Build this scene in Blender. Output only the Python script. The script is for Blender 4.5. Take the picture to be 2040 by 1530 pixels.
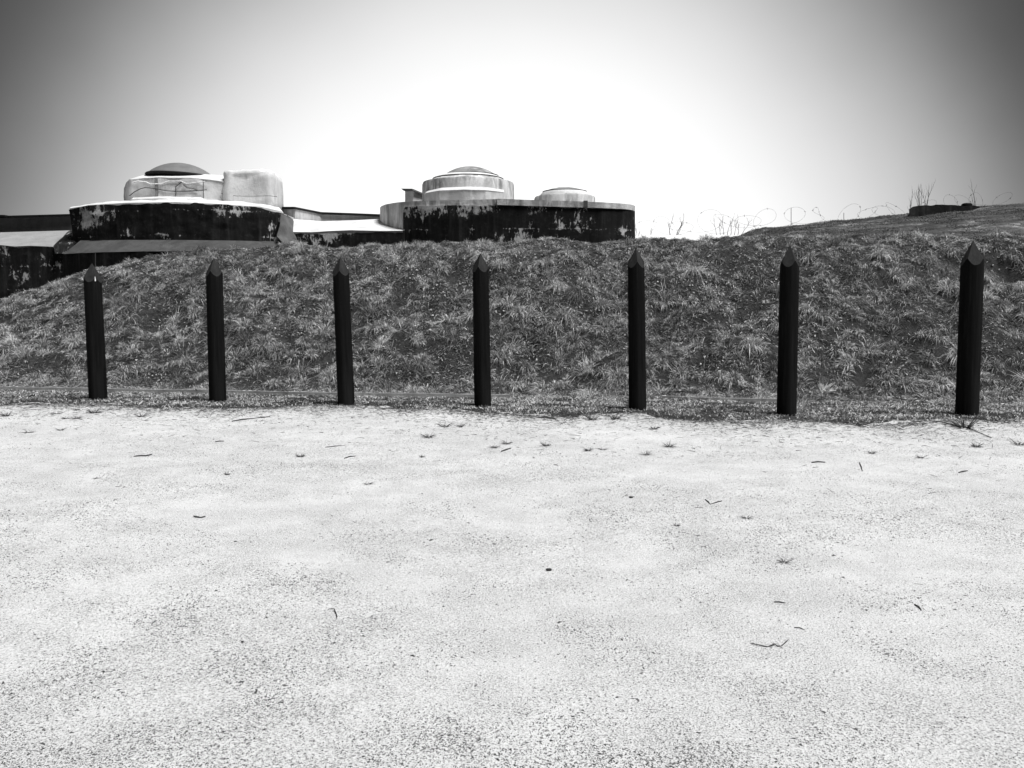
import bpy, math, random
import numpy as np
from mathutils import Vector

for o in list(bpy.data.objects):
    bpy.data.objects.remove(o, do_unlink=True)
scene = bpy.context.scene
COL = scene.collection
rng = np.random.default_rng(7)
random.seed(7)

# ------------------------------------------------------------------ camera
FPX, CX, CY = 1660.0, 1020.0, 765.0          # focal length and centre in pixels of a 2040 px wide frame
PITCH, CAM_Z = math.radians(5.27), 1.6
cam = bpy.data.cameras.new('camera')
cam.sensor_width = 36.0
cam.lens = 36.0 * FPX / 2040.0
cam.clip_start, cam.clip_end = 0.05, 3000.0
cam_o = bpy.data.objects.new('camera', cam)
COL.objects.link(cam_o)
cam_o.location = (0, 0, CAM_Z)
cam_o.rotation_euler = (math.pi / 2 - PITCH, 0, 0)
scene.camera = cam_o

# ------------------------------------------------------------------ sky, sun, exposure
SUN_DIR = Vector((0.42, -0.22, 1.0)).normalized()      # towards the veiled sun, high and to the right
SUN_EL = math.asin(SUN_DIR.z)
SUN_AZ = math.atan2(SUN_DIR.x, SUN_DIR.y)
world = bpy.data.worlds.new('World')
scene.world = world
world.use_nodes = True
wn, wl = world.node_tree.nodes, world.node_tree.links
wn.clear()
sky = wn.new('ShaderNodeTexSky')
sky.sky_type = 'NISHITA'
sky.sun_disc = False
sky.sun_elevation = SUN_EL
sky.sun_rotation = SUN_AZ
sky.air_density, sky.dust_density, sky.ozone_density = 1.0, 3.0, 1.0
bw = wn.new('ShaderNodeRGBToBW')
wl.new(sky.outputs[0], bw.inputs[0])
# edge vignette put into the sky colour: brightest low ahead, even dark grey beyond
tc = wn.new('ShaderNodeTexCoord')
dot = wn.new('ShaderNodeVectorMath'); dot.operation = 'DOT_PRODUCT'
wl.new(tc.outputs['Generated'], dot.inputs[0])
gl = Vector((0, 1, math.tan(math.radians(-3.5)))).normalized()
dot.inputs[1].default_value = gl
ac = wn.new('ShaderNodeMath'); ac.operation = 'ARCCOSINE'
wl.new(dot.outputs['Value'], ac.inputs[0])
ramp = wn.new('ShaderNodeValToRGB')
dv = wn.new('ShaderNodeMath'); dv.operation = 'DIVIDE'; dv.inputs[1].default_value = math.pi / 2
cn = wn.new('ShaderNodeTexNoise'); cn.inputs['Scale'].default_value = 2.2; cn.inputs['Detail'].default_value = 5
wl.new(tc.outputs['Generated'], cn.inputs['Vector'])
ca = wn.new('ShaderNodeMath'); ca.operation = 'MULTIPLY_ADD'
wl.new(cn.outputs['Fac'], ca.inputs[0]); ca.inputs[1].default_value = 0.07
wl.new(ac.outputs[0], ca.inputs[2])
cb = wn.new('ShaderNodeMath'); cb.operation = 'SUBTRACT'; cb.inputs[1].default_value = 0.035
wl.new(ca.outputs[0], cb.inputs[0])
wl.new(cb.outputs[0], dv.inputs[0])
wl.new(dv.outputs[0], ramp.inputs[0])
cr = ramp.color_ramp
cr.interpolation = 'B_SPLINE'
prof = [(0.0, 1.0), (10, 0.94), (15, 0.87), (18, 0.81), (20, 0.755), (22, 0.685), (24.7, 0.57), (27, 0.455), (29, 0.35), (31, 0.245), (33, 0.15), (35, 0.088), (37.5, 0.05), (42, 0.042), (90, 0.042)]
while len(cr.elements) < len(prof):
    cr.elements.new(0.5)
for e, (a, v) in zip(cr.elements, prof):
    e.position = a / 90.0
    e.color = (v, v, v, 1)
mul = wn.new('ShaderNodeMath'); mul.operation = 'MULTIPLY'
wl.new(ramp.outputs[0], mul.inputs[0]); mul.inputs[1].default_value = 4.1
mixv = wn.new('ShaderNodeMath'); mixv.operation = 'MULTIPLY_ADD'
wl.new(bw.outputs[0], mixv.inputs[0]); mixv.inputs[1].default_value = 0.004
wl.new(mul.outputs[0], mixv.inputs[2])
bg = wn.new('ShaderNodeBackground')
wl.new(mixv.outputs[0], bg.inputs['Color'])
bg.inputs['Strength'].default_value = 0.08
wo = wn.new('ShaderNodeOutputWorld')
wl.new(bg.outputs[0], wo.inputs[0])

sun = bpy.data.lights.new('sun', 'SUN')
sun.energy = 1.5
sun.angle = math.radians(22)
sun.color = (1, 1, 1)
sun_o = bpy.data.objects.new('sun', sun)
COL.objects.link(sun_o)
sun_o.location = (20, 10, 40)
sun_o.rotation_euler = (-SUN_DIR).to_track_quat('-Z', 'Y').to_euler()

vs = scene.view_settings
vs.view_transform = 'Standard'
vs.look = 'None'
vs.gamma = 1.0
vs.use_curve_mapping = False
vs.exposure = 1.95
scene.render.engine = 'CYCLES'
scene.cycles.use_denoising = True
scene.cycles.max_bounces = 6

# ------------------------------------------------------------------ helpers
SP, CP = math.sin(PITCH), math.cos(PITCH)
def P(px, py, D):
    """point at depth y = D that the photograph shows at (px, py)"""
    a, b = (px - CX) / FPX, (py - CY) / FPX
    s = D / (CP - b * SP)
    return Vector((a * s, D, CAM_Z + s * (-SP - b * CP)))
def G(px, py, z=0.0):
    """point on the level z that the photograph shows at (px, py)"""
    a, b = (px - CX) / FPX, (py - CY) / FPX
    dz = -SP - b * CP
    s = (z - CAM_Z) / dz
    return Vector((a * s, s * (CP - b * SP), z))

def hash2(ix, iy, seed):
    h = (ix.astype(np.int64) * 374761393 + iy.astype(np.int64) * 668265263 + seed * 982451653) & 0x7fffffff
    h = ((h ^ (h >> 13)) * 1274126177) & 0x7fffffff
    h = h ^ (h >> 16)
    return (h & 0xffff) / 65535.0
def vnoise(x, y, seed=0):
    x = np.asarray(x, float); y = np.asarray(y, float)
    ix, iy = np.floor(x), np.floor(y)
    fx, fy = x - ix, y - iy
    fx, fy = fx * fx * (3 - 2 * fx), fy * fy * (3 - 2 * fy)
    a = hash2(ix, iy, seed); b = hash2(ix + 1, iy, seed); c = hash2(ix, iy + 1, seed); d = hash2(ix + 1, iy + 1, seed)
    return (a * (1 - fx) + b * fx) * (1 - fy) + (c * (1 - fx) + d * fx) * fy
def fbm(x, y, seed=0, o=4):
    t, amp, s = 0, 0.5, 0
    for k in range(o):
        t = t + amp * vnoise(x * 2 ** k, y * 2 ** k, seed + k * 17); s += amp; amp *= 0.5
    return t / s

def mesh_obj(name, verts, faces, m, parent=None, smooth=None):
    me = bpy.data.meshes.new(name)
    off = parent.location if parent is not None else Vector((0, 0, 0))
    if parent is not None and parent.parent is not None:
        off = off + parent.parent.location
    me.from_pydata([(v[0] - off[0], v[1] - off[1], v[2] - off[2]) for v in verts], [], [tuple(f) for f in faces])
    me.update()
    if smooth is not None:
        me.polygons.foreach_set('use_smooth', [True] * len(me.polygons))
        me.set_sharp_from_angle(angle=math.radians(smooth))
    me.materials.append(m)
    o = bpy.data.objects.new(name, me)
    COL.objects.link(o)
    if parent is not None:
        o.parent = parent
    return o
def fast_mesh(name, V, loops, starts, totals, m, parent=None, attr=None):
    me = bpy.data.meshes.new(name)
    me.vertices.add(len(V)); me.vertices.foreach_set('co', np.ascontiguousarray(V, dtype=np.float32).ravel())
    me.loops.add(len(loops)); me.loops.foreach_set('vertex_index', np.ascontiguousarray(loops, dtype=np.int32))
    me.polygons.add(len(starts))
    me.polygons.foreach_set('loop_start', np.ascontiguousarray(starts, dtype=np.int32))
    me.polygons.foreach_set('loop_total', np.ascontiguousarray(totals, dtype=np.int32))
    if attr is not None:
        a = me.attributes.new('shade', 'FLOAT', 'POINT')
        a.data.foreach_set('value', np.ascontiguousarray(attr, dtype=np.float32))
    me.update(calc_edges=True)
    me.validate()
    me.materials.append(m)
    o = bpy.data.objects.new(name, me)
    COL.objects.link(o)
    if parent is not None:
        o.parent = parent
    return o
def empty(name, loc):
    o = bpy.data.objects.new(name, None)
    COL.objects.link(o)
    o.location = loc
    o.empty_display_size = 0.2
    return o
def tag(o, label, cat, group=None):
    o['label'] = label
    o['category'] = cat
    if group:
        o['group'] = group
    return o
def struct(o, label=None):
    o['kind'] = 'structure'
    if label:
        o['label'] = label
    return o

def resample(c, n):
    c = [np.array(p, float) for p in c]
    d = [0.0]
    for a, b in zip(c[:-1], c[1:]):
        d.append(d[-1] + max(1e-6, abs(b[0] - a[0]) + 0.3 * abs(b[1] - a[1])))
    d = np.array(d) / d[-1]
    A = np.array(c)
    t = np.linspace(0, 1, n)
    # Catmull-like smoothing by light averaging of a dense linear resample
    return np.stack([np.interp(t, d, A[:, k]) for k in range(A.shape[1])], 1)
def patch(name, curves, m, parent, n=40, rows=6, thick=0.5, rough=0.0, seed=0, back=(0, 1, 0), edge_rough=0.0, smooth=35):
    """solid slab whose front face is spanned by curves of (px, py, depth); thick metres deep"""
    cs = [resample(c, n) for c in curves]
    W = []
    for c in cs:
        W.append(np.array([P(*q) for q in c]))
    G_ = []
    for i in range(len(W) - 1):
        k = rows if i < len(W) - 2 else rows + 1
        for j in range(k):
            t = j / rows
            G_.append(W[i] * (1 - t) + W[i + 1] * t)
    F = np.array(G_)                                  # rows x n x 3
    R, N = F.shape[0], F.shape[1]
    if rough > 0:
        nz = fbm(F[..., 0] * 1.7 + seed, F[..., 2] * 2.3 + F[..., 1] * 0.5, seed, 4) - 0.5
        F[..., 1] += nz * rough * 2
        F[..., 0] += (fbm(F[..., 1] * 2.1 + seed, F[..., 2] * 2.7, seed + 5, 3) - 0.5) * rough
    if edge_rough > 0:
        e = (fbm(F[0, :, 0] * 2.6 + seed, np.zeros(N), seed + 9, 4) - 0.5) * edge_rough * 2
        F[0, :, 2] += e
        if R > 3:
            F[1, :, 2] += e * 0.5
    B = F + np.array(back, float) * thick
    V = np.concatenate([F.reshape(-1, 3), B.reshape(-1, 3)])
    o2 = R * N
    faces = []
    for r in range(R - 1):
        for c in range(N - 1):
            a = r * N + c
            faces.append((a, a + N, a + N + 1, a + 1))
            faces.append((o2 + a, o2 + a + 1, o2 + a + N + 1, o2 + a + N))
    for c in range(N - 1):
        faces.append((c, c + 1, o2 + c + 1, o2 + c))
        b = (R - 1) * N + c
        faces.append((b, o2 + b, o2 + b + 1, b + 1))
    for r in range(R - 1):
        a = r * N
        faces.append((a, o2 + a, o2 + a + N, a + N))
        b = r * N + N - 1
        faces.append((b, b + N, o2 + b + N, o2 + b))
    return mesh_obj(name, V, faces, m, parent, smooth)
def lathe(name, prof, c, m, parent, n=64, rough=0.0, seed=0, smooth=35, tilt=(0, 0)):
    V, faces = [], []
    for (r, z) in prof:
        for k in range(n):
            a = 2 * math.pi * k / n
            rr = r
            if rough > 0 and r > 0.01:
                rr += (float(fbm(np.array([math.cos(a) * 2 + seed + 9]), np.array([math.sin(a) * 2 + z * 1.5 + 9]), seed)[0]) - 0.5) * rough * 2
            x, y = rr * math.cos(a), rr * math.sin(a)
            V.append((c[0] + x, c[1] + y, z + tilt[0] * x + tilt[1] * y))
    for i in range(len(prof) - 1):
        for k in range(n):
            k2 = (k + 1) % n
            faces.append((i * n + k, i * n + k2, (i + 1) * n + k2, (i + 1) * n + k))
    faces.append(tuple(range(n))[::-1])
    faces.append(tuple((len(prof) - 1) * n + k for k in range(n)))
    return mesh_obj(name, V, faces, m, parent, smooth)
def cap(r, z0, h, k=10):
    """profile of a shallow dome"""
    R = (r * r + h * h) / (2 * h)
    out = []
    a0 = math.asin(r / R)
    for i in range(k + 1):
        a = a0 * (1 - i / k)
        out.append((max(0.004, R * math.sin(a)), z0 + h - R * (1 - math.cos(a))))
    return out
def tube_data(pts, radii, sides=5):
    pts = [Vector(p) for p in pts]
    V, F = [], []
    for i, p in enumerate(pts):
        d = (pts[min(i + 1, len(pts) - 1)] - pts[max(i - 1, 0)])
        if d.length < 1e-9:
            d = Vector((0, 0, 1))
        d.normalize()
        u = d.cross(Vector((0.31, 0.2, 0.93)))
        if u.length < 1e-3:
            u = d.cross(Vector((1, 0, 0)))
        u.normalize()
        w = d.cross(u)
        r = radii[i] if hasattr(radii, '__len__') else radii
        for k in range(sides):
            a = 2 * math.pi * k / sides
            V.append(p + u * (r * math.cos(a)) + w * (r * math.sin(a)))
    for i in range(len(pts) - 1):
        for k in range(sides):
            k2 = (k + 1) % sides
            F.append((i * sides + k, i * sides + k2, (i + 1) * sides + k2, (i + 1) * sides + k))
    F.append(tuple(range(sides))[::-1])
    F.append(tuple((len(pts) - 1) * sides + k for k in range(sides)))
    return V, F
def tubes(name, paths, m, parent=None, sides=5):
    V, F = [], []
    for pts, r in paths:
        v, f = tube_data(pts, r, sides)
        o = len(V)
        V += v
        F += [tuple(i + o for i in q) for q in f]
    return mesh_obj(name, V, F, m, parent, 60)
def box_data(c, sx, sy, sz):
    V = [(c[0] + i * sx / 2, c[1] + j * sy / 2, c[2] + k * sz / 2) for i in (-1, 1) for j in (-1, 1) for k in (-1, 1)]
    F = [(0, 1, 3, 2), (4, 6, 7, 5), (0, 4, 5, 1), (2, 3, 7, 6), (0, 2, 6, 4), (1, 5, 7, 3)]
    return V, F

# ------------------------------------------------------------------ materials
class NT:
    def __init__(self, name):
        self.m = bpy.data.materials.new(name)
        self.m.use_nodes = True
        self.n = self.m.node_tree.nodes
        self.l = self.m.node_tree.links
        self.b = self.n['Principled BSDF']
        self.out = self.n['Material Output']
        self.tc = self.n.new('ShaderNodeTexCoord')
        self.b.inputs['Specular IOR Level'].default_value = 0.25
    def mapping(self, scale, loc=(0, 0, 0), rot=(0, 0, 0)):
        mp = self.n.new('ShaderNodeMapping')
        mp.inputs['Scale'].default_value = scale
        mp.inputs['Location'].default_value = loc
        mp.inputs['Rotation'].default_value = rot
        self.l.new(self.tc.outputs['Object'], mp.inputs[0])
        return mp.outputs[0]
    def noise(self, vec, scale, detail=5, rough=0.6, dist=0.0):
        t = self.n.new('ShaderNodeTexNoise')
        self.l.new(vec, t.inputs['Vector'])
        t.inputs['Scale'].default_value = scale
        t.inputs['Detail'].default_value = detail
        t.inputs['Roughness'].default_value = rough
        t.inputs['Distortion'].default_value = dist
        return t.outputs['Fac']
    def ramp(self, fac, stops, interp='LINEAR'):
        r = self.n.new('ShaderNodeValToRGB')
        r.color_ramp.interpolation = interp
        self.l.new(fac, r.inputs[0])
        while len(r.color_ramp.elements) < len(stops):
            r.color_ramp.elements.new(0.5)
        for e, (p, v) in zip(r.color_ramp.elements, stops):
            e.position = p
            e.color = (v, v, v, 1)
        return r.outputs[0]
    def math(self, op, a, b=None):
        t = self.n.new('ShaderNodeMath'); t.operation = op
        for i, v in enumerate((a, b)):
            if v is None:
                continue
            if isinstance(v, (int, float)):
                t.inputs[i].default_value = v
            else:
                self.l.new(v, t.inputs[i])
        return t.outputs[0]
    def mix(self, fac, a, b, blend='MIX'):
        t = self.n.new('ShaderNodeMix'); t.data_type = 'RGBA'; t.blend_type = blend
        if isinstance(fac, (int, float)):
            t.inputs[0].default_value = fac
        else:
            self.l.new(fac, t.inputs[0])
        for i, v in ((6, a), (7, b)):
            if isinstance(v, (int, float)):
                t.inputs[i].default_value = (v, v, v, 1)
            else:
                self.l.new(v, t.inputs[i])
        return t.outputs[2]
    def bump(self, h, strength, dist=0.02):
        t = self.n.new('ShaderNodeBump')
        t.inputs['Strength'].default_value = strength
        t.inputs['Distance'].default_value = dist
        self.l.new(h, t.inputs['Height'])
        self.l.new(t.outputs[0], self.b.inputs['Normal'])
    def done(self, col, rough=0.9):
        if isinstance(col, (int, float)):
            self.b.inputs['Base Color'].default_value = (col, col, col, 1)
        else:
            self.l.new(col, self.b.inputs['Base Color'])
        self.b.inputs['Roughness'].default_value = rough
        return self.m

def m_concrete(name, lo, hi, stain=0.5, seed=0.0):
    t = NT(name)
    v = t.mapping((1, 1, 1), (seed, seed * 2, 0))
    base = t.ramp(t.noise(v, 1.6, 8, 0.65), [(0.3, lo), (0.7, hi)])
    st = t.noise(t.mapping((2.6, 2.6, 0.7), (seed, 3, 1)), 1.1, 6, 0.65, 0.8)
    wh = t.noise(t.mapping((0.6, 0.6, 0.9), (seed, 7, 2)), 1.0, 3, 0.5)
    stf = t.math('MULTIPLY', t.ramp(st, [(0.42, 0.0), (0.60, 1.0)]), t.ramp(wh, [(0.35, 0.45), (0.55, 1.0)]))
    base = t.mix(t.math('MULTIPLY', stf, stain), base, lo * 0.28)
    fine = t.noise(v, 28, 4, 0.7)
    base = t.mix(t.math('MULTIPLY', t.ramp(fine, [(0.55, 0), (0.75, 1)]), 0.35), base, lo * 0.6)
    t.bump(t.math('ADD', t.noise(v, 9, 8, 0.7), t.math('MULTIPLY', fine, 0.3)), 0.5, 0.04)
    return t.done(base, 0.92)

def m_tar(name, amount=0.56, seed=0.0, pale=0.62):
    """black bitumen coat, flaked off in ragged vertical patches that show pale concrete"""
    t = NT(name)
    v = t.mapping((1, 1, 1), (seed, seed, seed))
    streak = t.noise(t.mapping((4.0, 4.0, 0.35), (seed, 0, 0)), 1.3, 5, 0.6)
    tar = t.ramp(streak, [(0.35, 0.006), (0.55, 0.013), (0.75, 0.035)])
    tar = t.mix(t.ramp(t.noise(v, 7, 6, 0.7), [(0.52, 0), (0.8, 0.5)]), tar, 0.06)
    big = t.noise(t.mapping((0.85, 0.85, 1.0), (seed * 3 + 4, 1, 2)), 0.75, 3, 0.5)
    mid = t.noise(t.mapping((2.6, 2.6, 1.1), (seed * 2, 5, 0)), 1.6, 7, 0.72, 0.6)
    sep = t.n.new('ShaderNodeSeparateXYZ'); t.l.new(v, sep.inputs[0])
    wob = t.math('ADD', sep.outputs[2], t.math('MULTIPLY', t.noise(v, 1.5, 4, 0.6), 0.28))
    band = t.math('PINGPONG', wob, 0.42)
    band = t.ramp(band, [(0.0, 0.07), (0.025, 0.03), (0.07, 0.0)])
    fine = t.noise(t.mapping((7, 7, 3.2), (seed, 2, 9)), 1.6, 6, 0.75, 0.5)
    f = t.math('ADD', t.math('ADD', t.math('MULTIPLY', big, 0.85), t.math('MULTIPLY', mid, 0.5)), t.math('ADD', t.math('MULTIPLY', fine, 0.42), band))
    mask = t.ramp(f, [(amount, 0.0), (amount + 0.014, 0.75), (amount + 0.05, 1.0)])
    conc = t.ramp(t.noise(v, 9, 5, 0.7), [(0.3, pale * 0.45), (0.65, pale)])
    half = t.ramp(f, [(amount - 0.06, 0.0), (amount, 0.4)])
    col = t.mix(half, tar, 0.05)
    col = t.mix(mask, col, conc)
    t.bump(t.math('SUBTRACT', t.math('MULTIPLY', t.noise(v, 14, 6, 0.7), 0.4), t.math('MULTIPLY', mask, 0.5)), 0.7, 0.03)
    t.done(col, 0.75)
    t.b.inputs['Specular IOR Level'].default_value = 0.12
    return t.m

M_CONC = m_concrete('weathered concrete', 0.50, 0.72, 0.45, 1.0)
M_CONC2 = m_concrete('stained concrete', 0.48, 0.76, 0.85, 5.0)
M_PLASTER = m_concrete('pale plaster', 0.60, 0.78, 0.25, 9.0)
M_ROOF = m_concrete('limewashed roof slope', 0.58, 0.76, 0.22, 2.0)
M_WALLG = m_concrete('grey render', 0.09, 0.14, 0.3, 13.0)
M_SKIRT = m_concrete('dark weathered skirt', 0.05, 0.09, 0.4, 3.0)
M_TAR = m_tar('flaking tar', 0.985, 0.0)
M_TAR2 = m_tar('flaking tar on left bunker', 0.985, 2.37)
M_TAR3 = m_tar('flaking tar on gallery', 0.955, 11.0)
M_TARD = m_tar('tar plinth', 1.10, 16.0, 0.25)

def m_plain(name, v, rough=0.8, bump=0.0, var=0.3, scale=8.0):
    t = NT(name)
    vec = t.mapping((1, 1, 1))
    c = t.ramp(t.noise(vec, scale, 5, 0.65), [(0.3, v * (1 - var)), (0.7, v * (1 + var))])
    if bump:
        t.bump(t.noise(vec, scale * 3, 5, 0.7), bump, 0.02)
    return t.done(c, rough)
M_BLACK = m_plain('black felt and slit shade', 0.012, 0.9, 0.3)  # black felt, also the painted shade in the slits under the domes
M_DOME = m_plain('grey steel cupola', 0.16, 0.55, 0.1, 0.25, 1.5)
M_DOME2 = m_concrete('blotched cupola', 0.12, 0.42, 0.6, 21.0)
M_WIRE = m_plain('rusty wire', 0.05, 0.6)
M_BARK = m_plain('dark bark', 0.05, 0.9, 0.3)
M_TWIG = m_plain('dead twig', 0.035, 0.9, 0.3)
M_BOARD = m_plain('weathered pale board', 0.42, 0.85, 0.3, 0.35, 5.0)
M_CABLE = m_plain('dark cable', 0.06, 0.7)
M_CABLEW = m_plain('white cable', 0.7, 0.7)

def m_post():
    t = NT('black stained timber')
    g = t.noise(t.mapping((22, 22, 0.9)), 1.2, 6, 0.65)
    lo = t.noise(t.mapping((3, 3, 0.7)), 1.0, 3, 0.5)
    c = t.ramp(g, [(0.3, 0.002), (0.55, 0.006), (0.8, 0.017)])
    c = t.mix(t.ramp(lo, [(0.5, 0), (0.75, 0.6)]), c, 0.02)
    t.bump(g, 0.5, 0.01)
    t.done(c, 0.8)
    t.b.inputs['Specular IOR Level'].default_value = 0.1
    return t.m
def m_tip():
    t = NT('axe cut stake end')
    g = t.noise(t.mapping((16, 16, 1.6)), 1.5, 6, 0.65)
    c = t.ramp(g, [(0.3, 0.009), (0.6, 0.022), (0.8, 0.042)])
    t.bump(g, 0.4, 0.01)
    t.done(c, 0.85)
    return t.m
M_POST, M_TIP = m_post(), m_tip()

def m_gravel():
    t = NT('pale compacted gravel')
    v = t.mapping((1, 1, 1))
    big = t.noise(v, 0.55, 5, 0.6)
    mid = t.noise(v, 2.6, 6, 0.65)
    c = t.ramp(t.math('ADD', t.math('MULTIPLY', big, 0.55), t.math('MULTIPLY', mid, 0.45)), [(0.36, 0.63), (0.62, 0.72)])
    vo = t.n.new('ShaderNodeTexVoronoi'); vo.inputs['Scale'].default_value = 95
    t.l.new(v, vo.inputs['Vector'])
    grain = t.ramp(vo.outputs['Color'], [(0.0, 0.0), (1.0, 1.0)])
    sp = t.ramp(t.noise(v, 120, 3, 0.8), [(0.50, 0), (0.60, 1)])
    patchy = t.ramp(t.math('ADD', t.math('MULTIPLY', mid, 0.6), t.math('MULTIPLY', big, 0.4)), [(0.42, 1.0), (0.60, 0.5)])
    c = t.mix(t.math('MULTIPLY', sp, t.math('MULTIPLY', patchy, 0.95)), c, 0.08)
    c = t.mix(0.22, c, grain, 'OVERLAY')
    t.bump(t.math('ADD', t.noise(v, 120, 4, 0.8), t.math('MULTIPLY', t.noise(v, 30, 4, 0.7), 1.0)), 0.75, 0.012)
    return t.done(c, 0.95)
M_GRAVEL = m_gravel()
def m_soil(name, a, b):
    t = NT(name)
    v = t.mapping((1, 1, 1))
    c = t.ramp(t.noise(v, 7, 8, 0.75), [(0.35, a), (0.7, b)])
    t.bump(t.noise(v, 18, 6, 0.75), 0.8, 0.05)
    return t.done(c, 1.0)
M_SOIL = m_soil('dark turf soil', 0.008, 0.06)
M_LAND = m_soil('far land', 0.04, 0.09)
def m_earth():
    t = NT('worn earth with thin dry turf')
    s = t.noise(t.mapping((0.25, 1.1, 1.0), (0, 0, 0), (0, 0, math.radians(-25))), 1.5, 8, 0.72, 0.5)
    f = t.noise(t.mapping((1, 1, 1)), 9, 6, 0.75)
    c = t.ramp(s, [(0.34, 0.015), (0.47, 0.05), (0.56, 0.13), (0.62, 0.36)])
    c = t.mix(t.ramp(f, [(0.42, 0.75), (0.62, 0.0)]), c, 0.035)
    t.bump(t.math('ADD', f, s), 0.8, 0.06)
    return t.done(c, 1.0)
M_EARTH = m_earth()
def m_blade(name, k=1.0, trans=0.12):
    t = NT(name)
    at = t.n.new('ShaderNodeAttribute'); at.attribute_name = 'shade'
    c = t.math('MULTIPLY', at.outputs['Fac'], k)
    cc = t.n.new('ShaderNodeCombineColor')
    for i in range(3):
        t.l.new(c, cc.inputs[i])
    t.l.new(cc.outputs[0], t.b.inputs['Base Color'])
    t.b.inputs['Roughness'].default_value = 0.7
    tr = t.n.new('ShaderNodeBsdfTranslucent')
    t.l.new(cc.outputs[0], tr.inputs[0])
    mx = t.n.new('ShaderNodeMixShader'); mx.inputs[0].default_value = trans
    t.l.new(t.b.outputs[0], mx.inputs[1]); t.l.new(tr.outputs[0], mx.inputs[2])
    t.l.new(mx.outputs[0], t.out.inputs[0])
    return t.m
M_BLADE = m_blade('dry winter grass')
M_WEED = m_blade('dark weed', 0.6)
M_GRIT = m_blade('dark grit', 1.0, 0.0)

# ------------------------------------------------------------------ ground forms
POSTS = [  # base px, base py, tip px, tip py, width px, facet turn (deg), label
    (195.5, 797, 183, 524, 33, 0, 'leftmost black pointed post, with a small white scar below its tip'),
    (434, 802, 426, 513, 32, 38, 'second black pointed post from the left, its right tip facet paler'),
    (690, 806, 678, 512, 32, 45, 'third black pointed post from the left, leaning slightly left'),
    (962, 811, 957, 504, 32.5, 30, 'middle black pointed post, fourth from the left, below the large dome'),
    (1270, 817, 1267, 494, 33.5, 45, 'fifth black pointed post from the left, two tip facets meeting in front'),
    (1567, 828, 1574, 488, 37, -28, 'second black pointed post from the right, leaning slightly right'),
    (1926, 829, 1939, 479, 42, -10, 'rightmost and thickest black pointed post, beside the dark hollow'),
]
pb = [G(p[0], p[1]) for p in POSTS]
_px = np.array([b.x for b in pb]); _py = np.array([b.y for b in pb])
_k = np.polyfit(_px, _py, 1)
def post_line(x):
    return _k[0] * x + _k[1]
edge_px = [(-300, 800), (0, 806), (120, 810), (200, 806), (300, 812), (434, 811), (560, 812), (690, 809), (800, 814), (900, 816), (960, 819), (1060, 829), (1160, 830), (1270, 823), (1350, 832), (1430, 841), (1500, 841), (1570, 838), (1660, 842), (1750, 846), (1830, 842), (1930, 837), (2040, 836), (2400, 836)]
_e = np.array([G(*q)[:2] for q in edge_px])
def edge_line(x):
    x = np.asarray(x, float)
    return np.interp(x, _e[:, 0], _e[:, 1]) + (fbm(x * 0.9, x * 0 + 3, 201) - 0.5) * 0.7 + (fbm(x * 3.5, x * 0 + 5, 203) - 0.5) * 0.7
FOOT_OFF, RUN = 1.75, 5.2
def crest_y(x):
    return post_line(x) + FOOT_OFF + RUN
crest_px = [(-250, 690), (-120, 640), (0, 602), (60, 582), (110, 562), (160, 540), (230, 522), (300, 511), (380, 501), (500, 492), (600, 488), (700, 489), (800, 484), (900, 485), (1000, 481), (1100, 480), (1260, 477), (1400, 473), (1500, 469), (1600, 466), (1800, 466), (2040, 468), (2400, 470)]
cxs, czs = [], []
for q in crest_px:
    d = 20.5
    for _ in range(6):
        p = P(q[0], q[1], d); d = float(crest_y(p.x))
    cxs.append(p.x); czs.append(p.z)
def crest_z(x):
    return np.interp(x, cxs, czs)
def slope_shape(t):
    # gentle toe, straight face, rounded brow
    t = np.clip(t, 0, 1.0)
    return np.where(t < 0.15, t * t / 0.3 / 0.875, np.where(t < 0.75, (t - 0.075) / 0.875 , 0))  \
        + np.where(t >= 0.75, (0.675 + (t - 0.75) - (t - 0.75) ** 2 * 1.0) / 0.875, 0)
_smax = float(slope_shape(np.array([1.0]))[0])
def H0(x, y):
    x = np.asarray(x, float); y = np.asarray(y, float)
    f = post_line(x) + FOOT_OFF
    t = (y - f) / RUN
    z = crest_z(x) * slope_shape(t) / _smax
    z = z - np.clip(y - crest_y(x), 0, 100) * 0.045
    on = np.clip((y - edge_line(x)) / 0.4, -1, 1)
    lump = (fbm(x * 0.9, y * 0.9, 3) - 0.5) * 0.42 + (fbm(x * 2.6, y * 2.6, 8, 3) - 0.5) * 0.36
    z = z + lump * np.clip((t + 0.05) * 3, 0.06, 1.0) * (1 - 0.55 * np.clip((t - 0.7) * 4, 0, 1)) - 0.05 * np.clip((t - 0.7) * 4, 0, 1)
    return z + 0.025 * on - 0.01
def bank_point(px, py):
    lo = None
    for D in np.arange(12.0, 24.0, 0.02):
        p = P(px, py, D)
        if p.z < float(H0(p.x, p.y)):
            return p
    return P(px, py, 20.0)
def grid(name, xs, ys, zf, m):
    X, Y = np.meshgrid(xs, ys)
    Z = zf(X, Y)
    V = np.stack([X, Y, Z], -1).reshape(-1, 3)
    ny, nx = X.shape
    idx = np.arange(nx * ny).reshape(ny, nx)
    q = np.stack([idx[:-1, :-1], idx[:-1, 1:], idx[1:, 1:], idx[1:, :-1]], -1).reshape(-1, 4)
    o = fast_mesh(name, V, q.ravel(), np.arange(len(q)) * 4, np.full(len(q), 4), m)
    o.data.polygons.foreach_set('use_smooth', [True] * len(q))
    return o

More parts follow.
